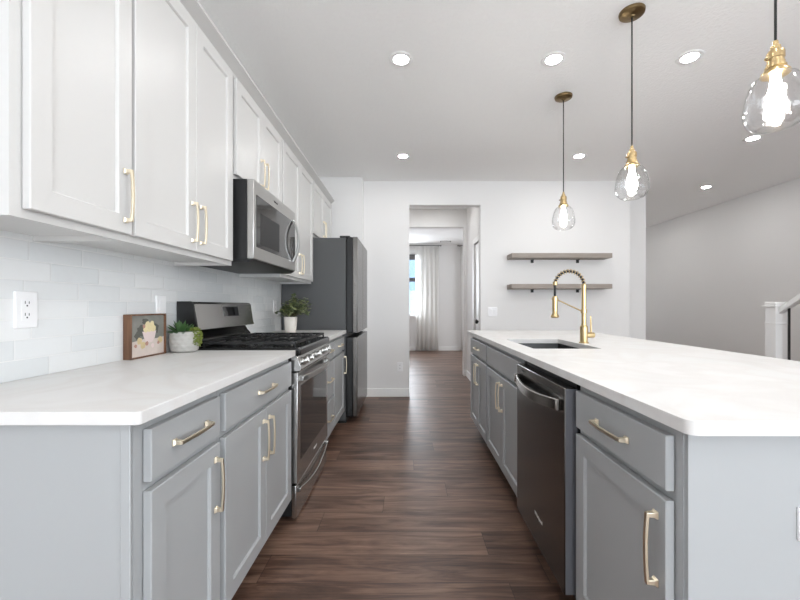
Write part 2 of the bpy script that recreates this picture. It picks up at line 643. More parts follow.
wf.box(WX0, WX1, YF, YF + 0.12, WZ1, CZ)
wf.box(WX1, XR, YF, YF + 0.12, 0, CZ)
struct('wall_far', wf, 'wall')
struct('wall_far_left', B().box(-2.82, -2.7, 6.24, YF, 0, CZ), 'wall')
# wall behind the camera ; its patio opening and window are put in to light the room
wr = B()
for x0, x1, z0, z1 in ((XL - 0.12, -0.4, 0, CZ), (-0.4, 2.2, 2.15, CZ), (2.2, 2.65, 0, CZ), (2.65, 4.35, 0, 0.8),
                       (2.65, 4.35, 2.2, CZ), (4.35, XR + 0.12, 0, CZ)):
    wr.box(x0, x1, YR - 0.12, YR, z0, z1)
struct('wall_rear', wr, 'wall')
def glazing(name, x0, x1, y, z0, z1, mull, dirx=True, rail=None):
    f = B()
    t = 0.05
    f.box(x0, x1, y - 0.03, y + 0.03, z0, z0 + t)
    f.box(x0, x1, y - 0.03, y + 0.03, z1 - t, z1)
    n = mull + 1
    for i in range(n + 1):
        xc = x0 + t / 2 + (x1 - x0 - t) * i / n
        f.box(xc - t / 2, xc + t / 2, y - 0.03, y + 0.03, z0 + t, z1 - t)
    o = struct(name, f, 'winframe')
    finish('window_pane', B().box(x0 + 0.01, x1 - 0.01, y - 0.003, y + 0.003, z0 + 0.01, z1 - 0.01), 'pane', o)
    return o
glazing('window_1', -0.4, 2.2, YR - 0.06, 0.0, 2.15, 1)
glazing('window_2', 2.65, 4.35, YR - 0.06, 0.8, 2.2, 1)
w4 = B()
for y0, y1, z0, z1 in ((-3.1, -0.3, 0.25, 0.30), (-3.1, -0.3, 2.30, 2.35), (-3.1, -3.05, 0.3, 2.3), (-1.725, -1.675, 0.3, 2.3), (-0.35, -0.3, 0.3, 2.3)):
    w4.box(XR + 0.03, XR + 0.09, y0, y1, z0, z1)
w4 = struct('added_side_window', w4, 'winframe')  # unseen side window, added for more light in the room
finish('window_pane', B().box(XR + 0.055, XR + 0.062, -3.08, -0.32, 0.27, 2.33), 'pane', w4)
w3 = glazing('window_3', WX0, WX1, YF + 0.07, WZ0, WZ1, 0)
finish('meeting_rail', B().box(WX0 + 0.05, WX1 - 0.05, YF + 0.03, YF + 0.11, 1.78, 1.88), 'windark', w3)
finish('window_sill', B().box(WX0 - 0.04, WX1 + 0.04, YF - 0.06, YF + 0.02, WZ0 - 0.03, WZ0), 'trim', w3)
finish('roller_shade', B().box(WX0 + 0.02, WX1 - 0.02, YF + 0.005, YF + 0.03, 2.34, 2.48), 'shade', w3)

M['backdrop'] = pbr('backdrop_blue', rgb(136, 158, 184), 0.8)  # blue picked to give the daylight tone in the far window
struct('window_backdrop', B().box(-5, 4, 13.0, 13.2, -1.0, 5.0), 'backdrop')  # backdrop added so the far window reads bluish instead of white
# baseboards
BH, BT = 0.105, 0.015
def bb(name, x0, x1, y0, y1):
    struct(name, B().box(x0, x1, y0, y1, 0, BH), 'trim', bevel=0.004)
bb('baseboard_back', -0.548, OX0, YB - BT, YB)
bb('baseboard_back_right', OX1, 2.83, YB - BT, YB)
bb('baseboard_far', -2.7, 3.152, YF - BT, YF)
bb('baseboard_passage_end', 0.93 - 0.0, 0.965, 6.24 - BT, 6.24)
bb('baseboard_passage_right', 0.98 - BT, 0.98, DY1 + 0.07, 6.24 - BT)
bb('baseboard_jog', 2.83, 3.272, 5.2 - BT, 5.2)
bb('baseboard_right', XR - BT, XR, YR, YF)
# door in the passage's right wall
dr = struct('door_1', B().box(0.988, 1.023, DY0 + 0.012, DY1 - 0.012, 0.01, DZ - 0.012), 'trim', bevel=0.003)
cs = B()
for x0, x1 in ((0.962, 0.98),):
    cs.box(x0, x1, DY1, DY1 + 0.07, 0, DZ + 0.07)
    cs.box(x0, x1, DY0 - 0.03, DY0, 0, DZ + 0.07)
    cs.box(x0, x1, DY0, DY1, DZ, DZ + 0.07)
finish('door_casing', cs, 'trim', dr, bevel=0.003)
kb = B().lathe([(0.0, 0), (0.027, 0.0), (0.027, 0.006), (0.011, 0.01), (0.011, 0.04), (0.026, 0.048), (0.030, 0.062), (0.022, 0.076), (0, 0.08)], (0, 0, 0), 20, axis='x')
bmesh.ops.scale(kb.bm, vec=(-1, 1, 1), verts=kb.bm.verts)
kb.move((0.988, DY0 + 0.085, 0.94))
finish('door_knob', kb, 'iron_black', dr)

# tiled backsplash
struct('wall_backsplash', B().box(XL, XL + 0.008, 0.80, 3.70, 0.9155, 1.385), 'tile')

# ------------------------------------------------------------------ cabinetry
def arc_handle_mesh():
    """bar pull along z, feet on x=0, rising to +x"""
    b = B()
    Lh = 0.0885
    for s in (-1, 1):
        z = s * (Lh - 0.010)
        h = [(0.0088, 0.0), (0.0088, 0.003), (0.0062, 0.008), (0.0055, 0.021)]
        rings = []
        for w, x in h:
            rings.append([b.bm.verts.new((x, -w, z - w)), b.bm.verts.new((x, w, z - w)), b.bm.verts.new((x, w, z + w)), b.bm.verts.new((x, -w, z + w))])
        for A, C in zip(rings[:-1], rings[1:]):
            for i in range(4):
                b.bm.faces.new([A[i], A[(i + 1) % 4], C[(i + 1) % 4], C[i]])
        b.bm.faces.new(rings[0][::-1]); b.bm.faces.new(rings[-1])
    pts = []
    for i in range(13):
        t = -1 + 2 * i / 12
        pts.append((0.0215 + 0.0045 * (1 - t * t), 0, t * (Lh - 0.005)))
    w, h = 0.0050, 0.0036
    b.tube(pts, 1.0, up=(0, 1, 0), sect=[(-h, -w), (h, -w), (h, w), (-h, w)])
    bmesh.ops.recalc_face_normals(b.bm, faces=b.bm.faces)
    me = bpy.data.meshes.new('pull_handle')
    b.bm.to_mesh(me)
    b.bm.free()
    me.materials.append(M['brass'])
    return me
HM = arc_handle_mesh()

def pull(parent, pos, sgn, horizontal=False):
    o = bpy.data.objects.new('pull_handle', HM)
    COL.objects.link(o)
    o.parent = parent
    o.location = Vector(pos) - wpos(parent)
    rz = 0 if sgn > 0 else PI
    o.rotation_euler = (R(90) if horizontal else 0, 0, rz) if not horizontal else Euler((R(90), 0, rz), 'XYZ')
    md = o.modifiers.new('bevel', 'BEVEL')
    md.width = 0.0012
    md.segments = 2
    md.limit_method = 'ANGLE'
    return o

def ringmesh(rings, fill_first=True, fill_last=True):
    b = B()
    vs = [[b.bm.verts.new(p) for p in r] for r in rings]
    for A, C in zip(vs[:-1], vs[1:]):
        n = len(A)
        for i in range(n):
            b.bm.faces.new([A[i], A[(i + 1) % n], C[(i + 1) % n], C[i]])
    if fill_first: b.bm.faces.new(vs[0][::-1])
    if fill_last: b.bm.faces.new(vs[-1])
    return b

def panel_front(xf, sgn, y0, y1, z0, z1, shaker, th=0.019, stile=0.057):
    """door or drawer front; xf is the outer face, sgn the way it faces"""
    def ring(ins, w):
        x = xf + sgn * w
        return [(x, y0 + ins, z0 + ins), (x, y1 - ins, z0 + ins), (x, y1 - ins, z1 - ins), (x, y0 + ins, z1 - ins)]
    rings = [ring(0, -th), ring(0, -0.002), ring(0.002, 0)]
    if shaker:
        rings += [ring(stile, 0), ring(stile + 0.004, -0.005), ring(stile + 0.005, -0.009)]
    return ringmesh(rings)

def front(kind, root, mat, xf, sgn, y0, y1, z0, z1, hand=None):
    """kind door/drawer; hand: 'lo','hi' (which y side the pull sits, with 'top'/'bot'), or 'mid'"""
    o = part(kind, panel_front(xf, sgn, y0, y1, z0, z1, kind == 'door'), mat, root, smooth=20)
    if hand:
        if hand == 'mid':
            pull(o, (xf, (y0 + y1) / 2, (z0 + z1) / 2), sgn, True)
        else:
            yy = y0 + 0.032 if hand[0] == 'lo' else y1 - 0.032
            zz = z1 - 0.125 if hand[1] == 'top' else z0 + 0.120
            pull(o, (xf, yy, zz), sgn)
    return o

def base_body(root, xw, xface, y0, y1, mat='grey', kick=0.075):
    """carcass with its face frame between the wall side and face x"""
    s = 1 if xface > xw else -1
    xw += 0.002 * s
    b = B().box(min(xw, xface), max(xw, xface), y0, y1, 0.115, 0.883)
    part('carcass', b, mat, root)
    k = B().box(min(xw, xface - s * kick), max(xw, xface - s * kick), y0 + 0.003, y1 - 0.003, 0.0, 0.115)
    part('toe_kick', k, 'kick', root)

XF = -0.628      # left face frames
XD = -0.606      # left door faces
YC = (0.872, 1.253, 2.015, 2.777, 3.158, 3.692)
ZD0, ZD1, ZR0, ZR1 = 0.134, 0.709, 0.732, 0.857

c = thing('base_cabinet', (-0.93, 1.06, 0), 'grey base cabinet at the near end of the left run, one drawer over one door', 'cabinet')
base_body(c, XL, XF, YC[0], YC[1])
part('end_panel', B().box(XL, XF - 0.002, YC[0] - 0.006, YC[0], 0.0, 0.883), 'grey', c)
part('corner_strip', B().box(XF - 0.022, XF + 0.001, YC[0] - 0.012, YC[0] - 0.006, 0.0, 0.883), 'grey', c, bevel=0.002)
front('drawer', c, 'grey', XD, 1, YC[0] + 0.029, YC[1] - 0.020, ZR0, ZR1, 'mid')
front('door', c, 'grey', XD, 1, YC[0] + 0.029, YC[1] - 0.020, ZD0, ZD1, ('hi', 'top'))

c = thing('base_cabinet', (-0.93, 1.63, 0), 'grey base cabinet left of the range, one wide drawer over two doors', 'cabinet')
base_body(c, XL, XF, YC[1] + 0.001, YC[2] - 0.004)
front('drawer', c, 'grey', XD, 1, YC[1] + 0.016, YC[2] - 0.022, ZR0, ZR1, 'mid')
ym = (YC[1] + YC[2]) / 2
front('door', c, 'grey', XD, 1, YC[1] + 0.016, ym - 0.0015, ZD0, ZD1, ('hi', 'top'))
front('door', c, 'grey', XD, 1, ym + 0.0015, YC[2] - 0.022, ZD0, ZD1, ('lo', 'top'))

c = thing('base_cabinet', (-0.93, 2.96, 0), 'narrow grey base cabinet of three stacked drawers just past the range', 'cabinet')
base_body(c, XL, XF, YC[3] + 0.004, YC[4])
for z0, z1 in ((ZR0, ZR1), (0.425, ZD1), (ZD0, 0.402)):
    front('drawer', c, 'grey', XD, 1, YC[3] + 0.018, YC[4] - 0.012, z0, z1, 'mid')
c = thing('base_cabinet', (-0.93, 3.42, 0), 'grey base cabinet beside the refrigerator, one drawer over one door', 'cabinet')
base_body(c, XL, XF, YC[4] + 0.001, YC[5])
front('drawer', c, 'grey', XD, 1, YC[4] + 0.014, YC[5] - 0.014, ZR0, ZR1, 'mid')
front('door', c, 'grey', XD, 1, YC[4] + 0.014, YC[5] - 0.014, ZD0, ZD1, ('hi', 'top'))

# worktops
def rounded(pts, rads, n=6):
    out = []
    m = len(pts)
    for i, p in enumerate(pts):
        r = rads[i]
        if r <= 0:
            out.append(Vector(p)); continue
        p = Vector(p); a = Vector(pts[i - 1]) - p; c_ = Vector(pts[(i + 1) % m]) - p
        a.normalize(); c_.normalize()
        p0 = p + a * r; p1 = p + c_ * r
        cen = p + (a + c_) * r
        for k in range(n + 1):
            t = k / n * PI / 2
            out.append(cen - c_ * r * math.cos(t) - a * r * math.sin(t))
    return [(v[0], v[1]) for v in out]
XE = -0.590
t = finish('countertop', B().prism(rounded([(XL, 0.838), (XE, 0.838), (XE, 2.012), (XL, 2.012)], [0, 0.011, 0.002, 0]), 0.885, 0.915, 'z'), 'quartz', bevel=0.003)
tag(t, 'white quartz countertop carrying the framed picture, left of the range', 'countertop')
t = finish('countertop', B().prism(rounded([(XL, 2.780), (XE, 2.780), (XE, 3.697), (XL, 3.697)], [0, 0.002, 0.002, 0]), 0.885, 0.915, 'z'), 'quartz', bevel=0.003)
tag(t, 'short white quartz countertop between range and refrigerator', 'countertop')

# upper cabinets
UF, UD = -0.930, -0.908
ZU0, ZU1 = 1.362, 2.40
def upper(label, y0, y1, z0, doors, hands, inset=(0.014, 0.014), split=True):
    r = thing('wall_cabinet', (XL + 0.15, (y0 + y1) / 2, z0), label, 'cabinet')
    b = B()
    b.box(XL, UF - 0.019, y0, y1, z0 + 0.016, ZU1)
    b.box(XL, UF - 0.019, y0, y0 + 0.016, z0, z0 + 0.0165)
    b.box(XL, UF - 0.019, y1 - 0.016, y1, z0, z0 + 0.0165)
    part('carcass', b, 'white', r)
    part('face_frame', B().box(UF - 0.019, UF, y0, y1, z0, ZU1), 'white', r)
    ys = [y0 + inset[0], y1 - inset[1]]
    if doors == 2:
        ym = (y0 + y1) / 2
        spans = [(ys[0], ym - 0.0012), (ym + 0.0012, ys[1])]
    else:
        spans = [(ys[0], ys[1])]
    for (a, b_), h in zip(spans, hands):
        front('door', r, 'white', UD, 1, a, b_, z0 + 0.022, 2.368, (h, 'bot'))
    return r
upper('white wall cabinet nearest the camera, single tall door', 0.888, 1.262, ZU0, 1, ['hi'], inset=(0.028, 0.006))
upper('white wall cabinet with two tall doors left of the microwave', 1.263, 2.014, ZU0, 2, ['hi', 'lo'], inset=(0.008, 0.030))
upper('short white wall cabinet with two doors directly above the microwave', 2.015, 2.776, 1.832, 2, ['hi', 'lo'])
upper('white wall cabinet with two tall doors between microwave and refrigerator', 2.777, 3.690, ZU0, 2, ['hi', 'lo'])
upper('short white wall cabinet with two doors over the refrigerator', 3.691, 4.60, 1.838, 2, ['hi', 'lo'])
# crown moulding along the cabinet tops
struct('trim_1', B().prism([(UF - 0.03, 2.375), (UF + 0.004, 2.375), (UF + 0.008, 2.388), (UF + 0.016, 2.392), (UF + 0.046, 2.418),
                            (UF + 0.052, 2.420), (UF + 0.052, 2.432), (UF - 0.03, 2.432)], 0.872, 4.604, 'y'), 'white')

# ------------------------------------------------------------------ range
RY0, RY1 = 2.019, 2.773
r = thing('gas_range', (-0.9, 2.396, 0), 'dark stainless gas range with black cooktop and five silver knobs', 'stove')
part('body', B().box(XL + 0.015, -0.615, RY0, RY1, 0.03, 0.906), 'black', r)
for yy in (RY0 + 0.06, RY1 - 0.06):
    for xx in (-1.15, -0.70):
        part('foot', B().lathe([(0.02, 0), (0.02, 0.031)], (xx, yy, 0), 12), 'black', r)
part('cooktop', B().prism([(-1.13, 0.906), (-0.585, 0.906), (-0.578, 0.885), (-0.566, 0.885), (-0.566, 0.915), (-0.575, 0.926), (-1.13, 0.926)], RY0 - 0.0, RY1 + 0.0, 'y'), 'enamel', r, bevel=0.003)
for bx, by, br in ((-0.99, 2.19, 0.042), (-0.72, 2.19, 0.05), (-0.855, 2.396, 0.055), (-0.99, 2.60, 0.042), (-0.72, 2.60, 0.05)):
    part('burner', B().lathe([(br, 0), (br, 0.010), (br * 0.8, 0.013), (br * 0.75, 0.020), (0, 0.022)], (bx, by, 0.926), 24), 'iron', r)
for k in range(3):
    g0 = RY0 + 0.02 + k * (RY1 - RY0 - 0.04) / 3 + 0.003
    g1 = RY0 + 0.02 + (k + 1) * (RY1 - RY0 - 0.04) / 3 - 0.003
    g = B()
    x0, x1, zt, zb = -1.10, -0.60, 0.957, 0.942
    w = 0.010
    for yy in (g0, g1 - w):
        g.box(x0, x1, yy, yy + w, zb, zt)
    for xx in (x0, x1 - w):
        g.box(xx, xx + w, g0 + w, g1 - w, zb, zt)
    for i in range(1, 6):
        xx = x0 + (x1 - x0) * i / 6
        if abs(i - 3) == 0:
            g.box(xx - w / 2, xx + w / 2, g0 + w, g1 - w, zb, zt)
        else:
            for ya, yb in ((g0 + w, g0 + 0.085), (g1 - 0.085, g1 - w)):
                g.box(xx - w / 2, xx + w / 2, ya, yb, zb, zt)
    for yy in (g0, g1 - w):
        for xx in (x0, (x0 + x1) / 2 - w / 2, x1 - w):
            g.box(xx, xx + w, yy, yy + w, 0.926, zb)
    part('grate', g, 'iron', r, bevel=0.002)
bg = part('backguard', B().prism([(XL + 0.012, 1.172), (-1.150, 1.172), (-1.138, 1.160), (-1.120, 1.040), (-1.113, 1.018), (-1.15, 1.012), (XL + 0.012, 1.012)], RY0 + 0.012, RY1 - 0.002, 'y'), 'rangesteel', r, bevel=0.003)
part('end_cap', B().prism([(XL + 0.010, 1.174), (-1.150, 1.174), (-1.137, 1.162), (-1.112, 1.016), (-1.15, 1.010), (XL + 0.010, 1.010)], RY0, RY0 + 0.012, 'y'), 'black', bg, bevel=0.002)
part('vent_riser', B().prism([(XL + 0.012, 1.011), (-1.165, 1.011), (-1.150, 0.985), (-1.128, 0.960), (-1.128, 0.926), (XL + 0.012, 0.926)], RY0 + 0.004, RY1 - 0.03, 'y'), 'enamel', r, bevel=0.004)
def tilted(y0, y1, za, zb, off):
    # a patch on the leaning face of the backguard
    def X(z): return -1.138 + (1.160 - z) / 0.12 * 0.018
    return B().quadbox([(X(za) - 0.004, y0, za), (X(za) + off, y0, za), (X(za) + off, y1, za), (X(za) - 0.004, y1, za),
                        (X(zb) - 0.004, y0, zb), (X(zb) + off, y0, zb), (X(zb) + off, y1, zb), (X(zb) - 0.004, y1, zb)])
part('display', tilted(2.34, 2.545, 1.085, 1.145, 0.0015), 'display', bg)
# control panel with knobs
cp = part('control_panel', B().prism([(-0.62, 0.884), (-0.585, 0.884), (-0.560, 0.812), (-0.568, 0.800), (-0.62, 0.800)], RY0, RY1, 'y'), 'rangesteel', r, bevel=0.003)
ang = math.atan2(0.025, 0.072)
for yy in (2.10, 2.205, 2.396, 2.585, 2.69):
    k = B().lathe([(0.024, 0.0), (0.024, 0.006), (0.019, 0.008), (0.018, 0.026), (0.016, 0.030), (0, 0.030)], (0, 0, 0), 24, axis='x')
    k.box(0.028, 0.036, -0.005, 0.005, -0.017, 0.017)
    bmesh.ops.rotate(k.bm, verts=k.bm.verts, cent=(0, 0, 0), matrix=Matrix.Rotation(-ang, 3, 'Y'))
    k.move((-0.5735, yy, 0.846))
    part('knob', k, 'steel', r, bevel=0.0015)
od = part('oven_door', B().box(-0.615, -0.580, RY0, RY1, 0.203, 0.795), 'rangesteel', r, bevel=0.004)
part('oven_window', B().box(-0.5815, -0.5785, RY0 + 0.055, RY1 - 0.055, 0.315, 0.715), 'blackglass', od, bevel=0.001)
def bowed(y0, y1, x, z, bow, hz, th, sgn, drop=0.0, n=20, foot=0.03, ex=0.55):
    """wide flat bar handle bowing away from its door"""
    pts = []
    for i in range(n + 1):
        t_ = i / n
        s_ = math.sin(PI * t_) ** ex
        pts.append((x + sgn * (0.008 + bow * s_), y0 + (y1 - y0) * t_, z - drop * math.sin(PI * t_)))
    b = B()
    rings = []
    for p in pts:
        rings.append([(p[0] - th / 2, p[1], p[2] - hz / 2), (p[0] + th / 2, p[1], p[2] - hz / 2),
                      (p[0] + th / 2, p[1], p[2] + hz / 2), (p[0] - th / 2, p[1], p[2] + hz / 2)])
    b = ringmesh(rings)
    for yy in (y0, y1 - foot):
        b.box(min(x - 0.001, x + sgn * 0.022), max(x - 0.001, x + sgn * 0.022), yy, yy + foot, z - hz / 2, z + hz / 2)
    return b
part('oven_handle', bowed(RY0 + 0.03, RY1 - 0.03, -0.580, 0.757, 0.040, 0.030, 0.012, 1), 'steel', od, bevel=0.003)
text_part('logo', 'Whirlpool', 0.018, 'logo', od, (-0.5795, 2.40, 0.262), (R(90), 0, R(90)))
sd = part('storage_drawer', B().box(-0.615, -0.588, RY0, RY1, 0.015, 0.192), 'rangesteel', r, bevel=0.004)
part('drawer_lip', bowed(RY0 + 0.012, RY1 - 0.012, -0.590, 0.165, 0.016, 0.022, 0.010, 1, drop=0.045), 'rangesteel', sd, bevel=0.003)

# ------------------------------------------------------------------ microwave
m = thing('microwave', (-1.04, 2.396, 1.39), 'stainless over-the-range microwave under the short wall cabinet', 'microwave')
MY0, MY1 = 2.021, 2.771
part('body', B().box(XL + 0.01, -0.852, MY0, MY1, 1.400, 1.826), 'black', m, bevel=0.002)
part('underside', B().prism([(XL + 0.012, 1.400), (-0.820, 1.400), (-0.845, 1.384), (XL + 0.012, 1.384)], MY0 + 0.004, MY1 - 0.004, 'y'), 'black', m)
md_ = part('door', B().box(-0.851, -0.815, MY0 - 0.0, MY1, 1.402, 1.826), 'steel', m, bevel=0.003)
part('door_window', B().box(-0.8165, -0.8135, MY0 + 0.035, MY1 - 0.012, 1.468, 1.752), 'mwglass', md_, bevel=0.001)
part('inner_screen', B().box(-0.8137, -0.8130, MY0 + 0.09, 2.42, 1.49, 1.665), 'black', md_)
# bowed vertical handle, its ends meeting the glass
hb = []
n = 20
for i in range(n + 1):
    t_ = -1 + 2 * i / n
    hb.append((-0.811 + 0.042 * (1 - t_ * t_), 2.70, 1.610 + 0.150 * t_))
part('handle', B().tube(hb, 1.0, up=(0, 1, 0), sect=[(-0.007, -0.013), (0.007, -0.013), (0.007, 0.013), (-0.007, 0.013)]), 'steel', md_, bevel=0.002)
text_part('logo', 'Whirlpool', 0.016, 'logodark', md_, (-0.8145, 2.36, 1.79), (R(90), 0, R(90)))

# ------------------------------------------------------------------ refrigerator
f = thing('refrigerator', (-0.85, 4.155, 0), 'tall dark stainless refrigerator at the end of the left run', 'refrigerator')
FY0, FY1 = 3.703, 4.61
part('case', B().box(XL + 0.01, -0.598, FY0 + 0.006, FY1 - 0.006, 0.03, 1.815), 'fridgeside', f, bevel=0.004)
part('gasket', B().box(-0.598, -0.590, FY0 + 0.02, FY1 - 0.02, 0.06, 1.80), 'black', f)
fym = (FY0 + FY1) / 2
for ya, yb in ((FY0, fym - 0.002), (fym + 0.002, FY1)):
    d = part('door', B().box(-0.590, -0.528, ya, yb, 0.885, 1.822), 'black', f, bevel=0.006)
    part('door_skin', B().box(-0.529, -0.483, ya, yb, 0.885, 1.824), 'darksteel', d, bevel=0.006)
d = part('freezer_drawer', B().box(-0.590, -0.528, FY0, FY1, 0.07, 0.845), 'black', f, bevel=0.006)
part('drawer_skin', B().box(-0.529, -0.483, FY0, FY1, 0.07, 0.845), 'darksteel', d, bevel=0.006)
part('hinge_cover', B().box(-0.66, -0.56, FY0 + 0.02, FY0 + 0.07, 1.815, 1.838), 'black', f, bevel=0.004)
part('kick_grille', B().box(-1.15, -0.60, FY0 + 0.03, FY1 - 0.03, 0.0, 0.032), 'black', f)

# ------------------------------------------------------------------ island
IX, IF, ID = 0.573, 0.605, 0.583
IB = 1.222
IY = (0.832, 1.325, 1.932, 2.785, 3.500)
c = thing('base_cabinet', (0.9, 1.08, 0), 'grey island cabinet at the near end, one drawer over one door, right of the dishwasher', 'cabinet')
base_body(c, IB, IF, IY[0], IY[1])
front('drawer', c, 'grey', ID, -1, IY[0] + 0.024, IY[1] - 0.012, ZR0, ZR1, 'mid')
front('door', c, 'grey', ID, -1, IY[0] + 0.024, IY[1] - 0.012, ZD0, ZD1, ('lo', 'top'))
part('end_panel', B().box(IF + 0.002, IB + 0.012, IY[0] - 0.012, IY[0], 0.0, 0.883), 'grey', c)
c = thing('base_cabinet', (0.9, 2.37, 0), 'grey island cabinet under the sink with false front over two doors', 'cabinet')
def open_body(root, xw, xface, y0, y1):
    b = B()
    b.box(xface, xw, y0, y0 + 0.016, 0.115, 0.883)
    b.box(xface, xw, y1 - 0.016, y1, 0.115, 0.883)
    b.box(xw - 0.012, xw, y0, y1, 0.115, 0.883)
    b.box(xface, xw, y0, y1, 0.115, 0.135)
    b.box(xface, xface + 0.019, y0, y1, 0.115, 0.883)
    part('carcass', b, 'grey', root)
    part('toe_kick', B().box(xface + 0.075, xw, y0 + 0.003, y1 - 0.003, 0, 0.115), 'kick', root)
open_body(c, IB, IF, IY[2] + 0.004, IY[3])
front('drawer', c, 'grey', ID, -1, IY[2] + 0.022, IY[3] - 0.012, ZR0, ZR1).name = 'false_front'
ym = (IY[2] + IY[3]) / 2
front('door', c, 'grey', ID, -1, IY[2] + 0.022, ym - 0.0015, ZD0, ZD1, ('hi', 'top'))
front('door', c, 'grey', ID, -1, ym + 0.0015, IY[3] - 0.012, ZD0, ZD1, ('lo', 'top'))
c = thing('base_cabinet', (0.9, 3.14, 0), 'grey island cabinet at the far end, one small drawer over two narrow doors', 'cabinet')
base_body(c, IB, IF, IY[3] + 0.001, IY[4])
front('drawer', c, 'grey', ID, -1, IY[3] + 0.014, IY[4] - 0.014, ZR0, ZR1, 'mid')
ym = (IY[3] + IY[4]) / 2
front('door', c, 'grey', ID, -1, IY[3] + 0.014, ym - 0.0015, ZD0, ZD1, ('hi', 'top'))
front('door', c, 'grey', ID, -1, ym + 0.0015, IY[4] - 0.014, ZD0, ZD1, ('lo', 'top'))
p = finish('island_back_panel', B().box(IB + 0.013, IB + 0.032, IY[0] - 0.012, IY[4], 0.0, 0.883), 'grey')
tag(p, 'long grey panel closing the seating side of the island', 'panel')

# island worktop with the sink cut out
SX0, SX1, SY0, SY1 = 0.695, 1.072, 2.085, 2.690
def slab_with_hole(outer, hole, z0, z1):
    bm = bmesh.new()
    def loop(pts, z):
        v = [bm.verts.new((p[0], p[1], z)) for p in pts]
        return v, [bm.edges.new((v[i], v[(i + 1) % len(v)])) for i in range(len(v))]
    ends = []
    for z in (z0, z1):
        vo, eo = loop(outer, z)
        vh, eh = loop(hole, z)
        bmesh.ops.triangle_fill(bm, use_beauty=True, use_dissolve=False, edges=eo + eh)
        ends.append((vo, vh))
    for k in (0, 1):
        A, C = ends[0][k], ends[1][k]
        for i in range(len(A)):
            j = (i + 1) % len(A)
            bm.faces.new([A[i], A[j], C[j], C[i]])
    b = B()
    b.bm.free()
    b.bm = bm
    return b
YI0, YI1, XI1 = 0.770, 3.64, 1.66
t = finish('countertop', slab_with_hole(rounded([(IX, YI0), (XI1, YI0), (XI1, YI1), (IX, YI1)], [0.022, 0.022, 0.022, 0.022]),
                                        rounded([(SX0, SY0), (SX1, SY0), (SX1, SY1), (SX0, SY1)], [0.012] * 4), 0.885, 0.915), 'quartz', bevel=0.003)
tag(t, 'long white quartz island countertop with the sink cut into it', 'countertop')

# sink
s = thing('sink', ((SX0 + SX1) / 2, (SY0 + SY1) / 2, 0.66), 'dark steel undermount sink bowl set in the island countertop', 'sink')
def rr(ins, z, rad):
    return [(p[0], p[1], z) for p in rounded([(SX0 - ins, SY0 - ins), (SX1 + ins, SY0 - ins), (SX1 + ins, SY1 + ins), (SX0 - ins, SY1 + ins)], [rad] * 4)]
b = ringmesh([rr(0.03, 0.8845, 0.03), rr(0.004, 0.8845, 0.014), rr(0.001, 0.700, 0.012), rr(-0.012, 0.688, 0.010)], False, True)
part('bowl', b, 'sinksteel', s, smooth=50)
part('drain', B().lathe([(0.055, 0), (0.055, 0.003), (0.04, 0.004), (0.036, 0.001), (0, 0.0015)], ((SX0 + SX1) / 2, (SY0 + SY1) / 2 + 0.05, 0.688), 24), 'steel', s)

# faucet
FX, FYY = 1.117, 2.40
fa = thing('faucet', (FX, FYY, 0.915), 'brushed gold spring pull-down faucet standing behind the sink', 'faucet')
part('body', B().lathe([(0.029, 0), (0.029, 0.006), (0.0235, 0.009), (0.0235, 0.105), (0.017, 0.112), (0.016, 0.120)], (FX, FYY, 0.915), 28), 'gold', fa)
part('column', B().lathe([(0.0145, 0), (0.0145, 0.068), (0.019, 0.070), (0.019, 0.094), (0.0145, 0.096), (0.0145, 0.228), (0.016, 0.230), (0.016, 0.250), (0.011, 0.252)], (FX, FYY, 1.034), 24), 'gold', fa)
hub = B().lathe([(0.018, 0), (0.018, 0.046), (0.016, 0.050), (0, 0.050)], (FX + 0.014, FYY, 0.966), 20, axis='x')
lv = part('lever', hub, 'gold', fa)
part('lever_rod', B().tube([(FX + 0.046, FYY, 0.978), (FX + 0.044, FYY, 1.03), (FX + 0.042, FYY, 1.086)], [0.0055, 0.005, 0.0045], 12), 'gold', lv)
AR = 0.0915
ACX, ACZ = FX - AR, 1.277
def arc_pt(u):
    # u from 0 (column top) over the bow to 1 (down at the spray side)
    a = PI * u
    return Vector((ACX + AR * math.cos(a), FYY, ACZ + AR * math.sin(a)))
path = [arc_pt(i / 60) for i in range(61)]
part('hose', B().tube([(FX, FYY, 1.27)] + path + [(FX - 2 * AR, FYY, 1.25), (FX - 2 * AR, FYY, 1.20)], 0.0075, 12), 'black', fa)
coil = []
turns = 14
nn = turns * 12
tot = PI * AR + 0.0
for i in range(nn + 1):
    u = i / nn
    p0 = arc_pt(u * 0.94)
    a = PI * u * 0.94
    nrm = Vector((math.cos(a), 0, math.sin(a)))
    th = 2 * PI * turns * u
    coil.append(p0 + nrm * 0.0125 * math.cos(th) + Vector((0, 1, 0)) * 0.0125 * math.sin(th))
part('spring_coil', B().tube(coil, 0.0024, 6), 'gold', fa, smooth=80)
cl = arc_pt(0.95)
part('spring_collar', B().lathe([(0.0125, -0.012), (0.014, -0.010), (0.014, 0.010), (0.0125, 0.012)], (cl.x, cl.y, cl.z), 18), 'gold', fa)
part('spray_head', B().lathe([(0.010, 0.0), (0.0165, -0.006), (0.0165, -0.085), (0.015, -0.108), (0.024, -0.124), (0.026, -0.132), (0.020, -0.138), (0, -0.138)], (FX - 2 * AR, FYY, 1.212), 24), 'gold', fa)
ar_ = B().tube([(FX - 0.012, FYY, 1.116), (FX - 2 * AR + 0.012, FYY, 1.190)], 0.0042, 10)
ar_.lathe([(0.0205, -0.006), (0.0205, 0.006), (0.018, 0.006), (0.018, -0.006), (0.0205, -0.006)], (FX - 2 * AR, FYY, 1.192), 20)
part('support_arm', ar_, 'gold', fa)

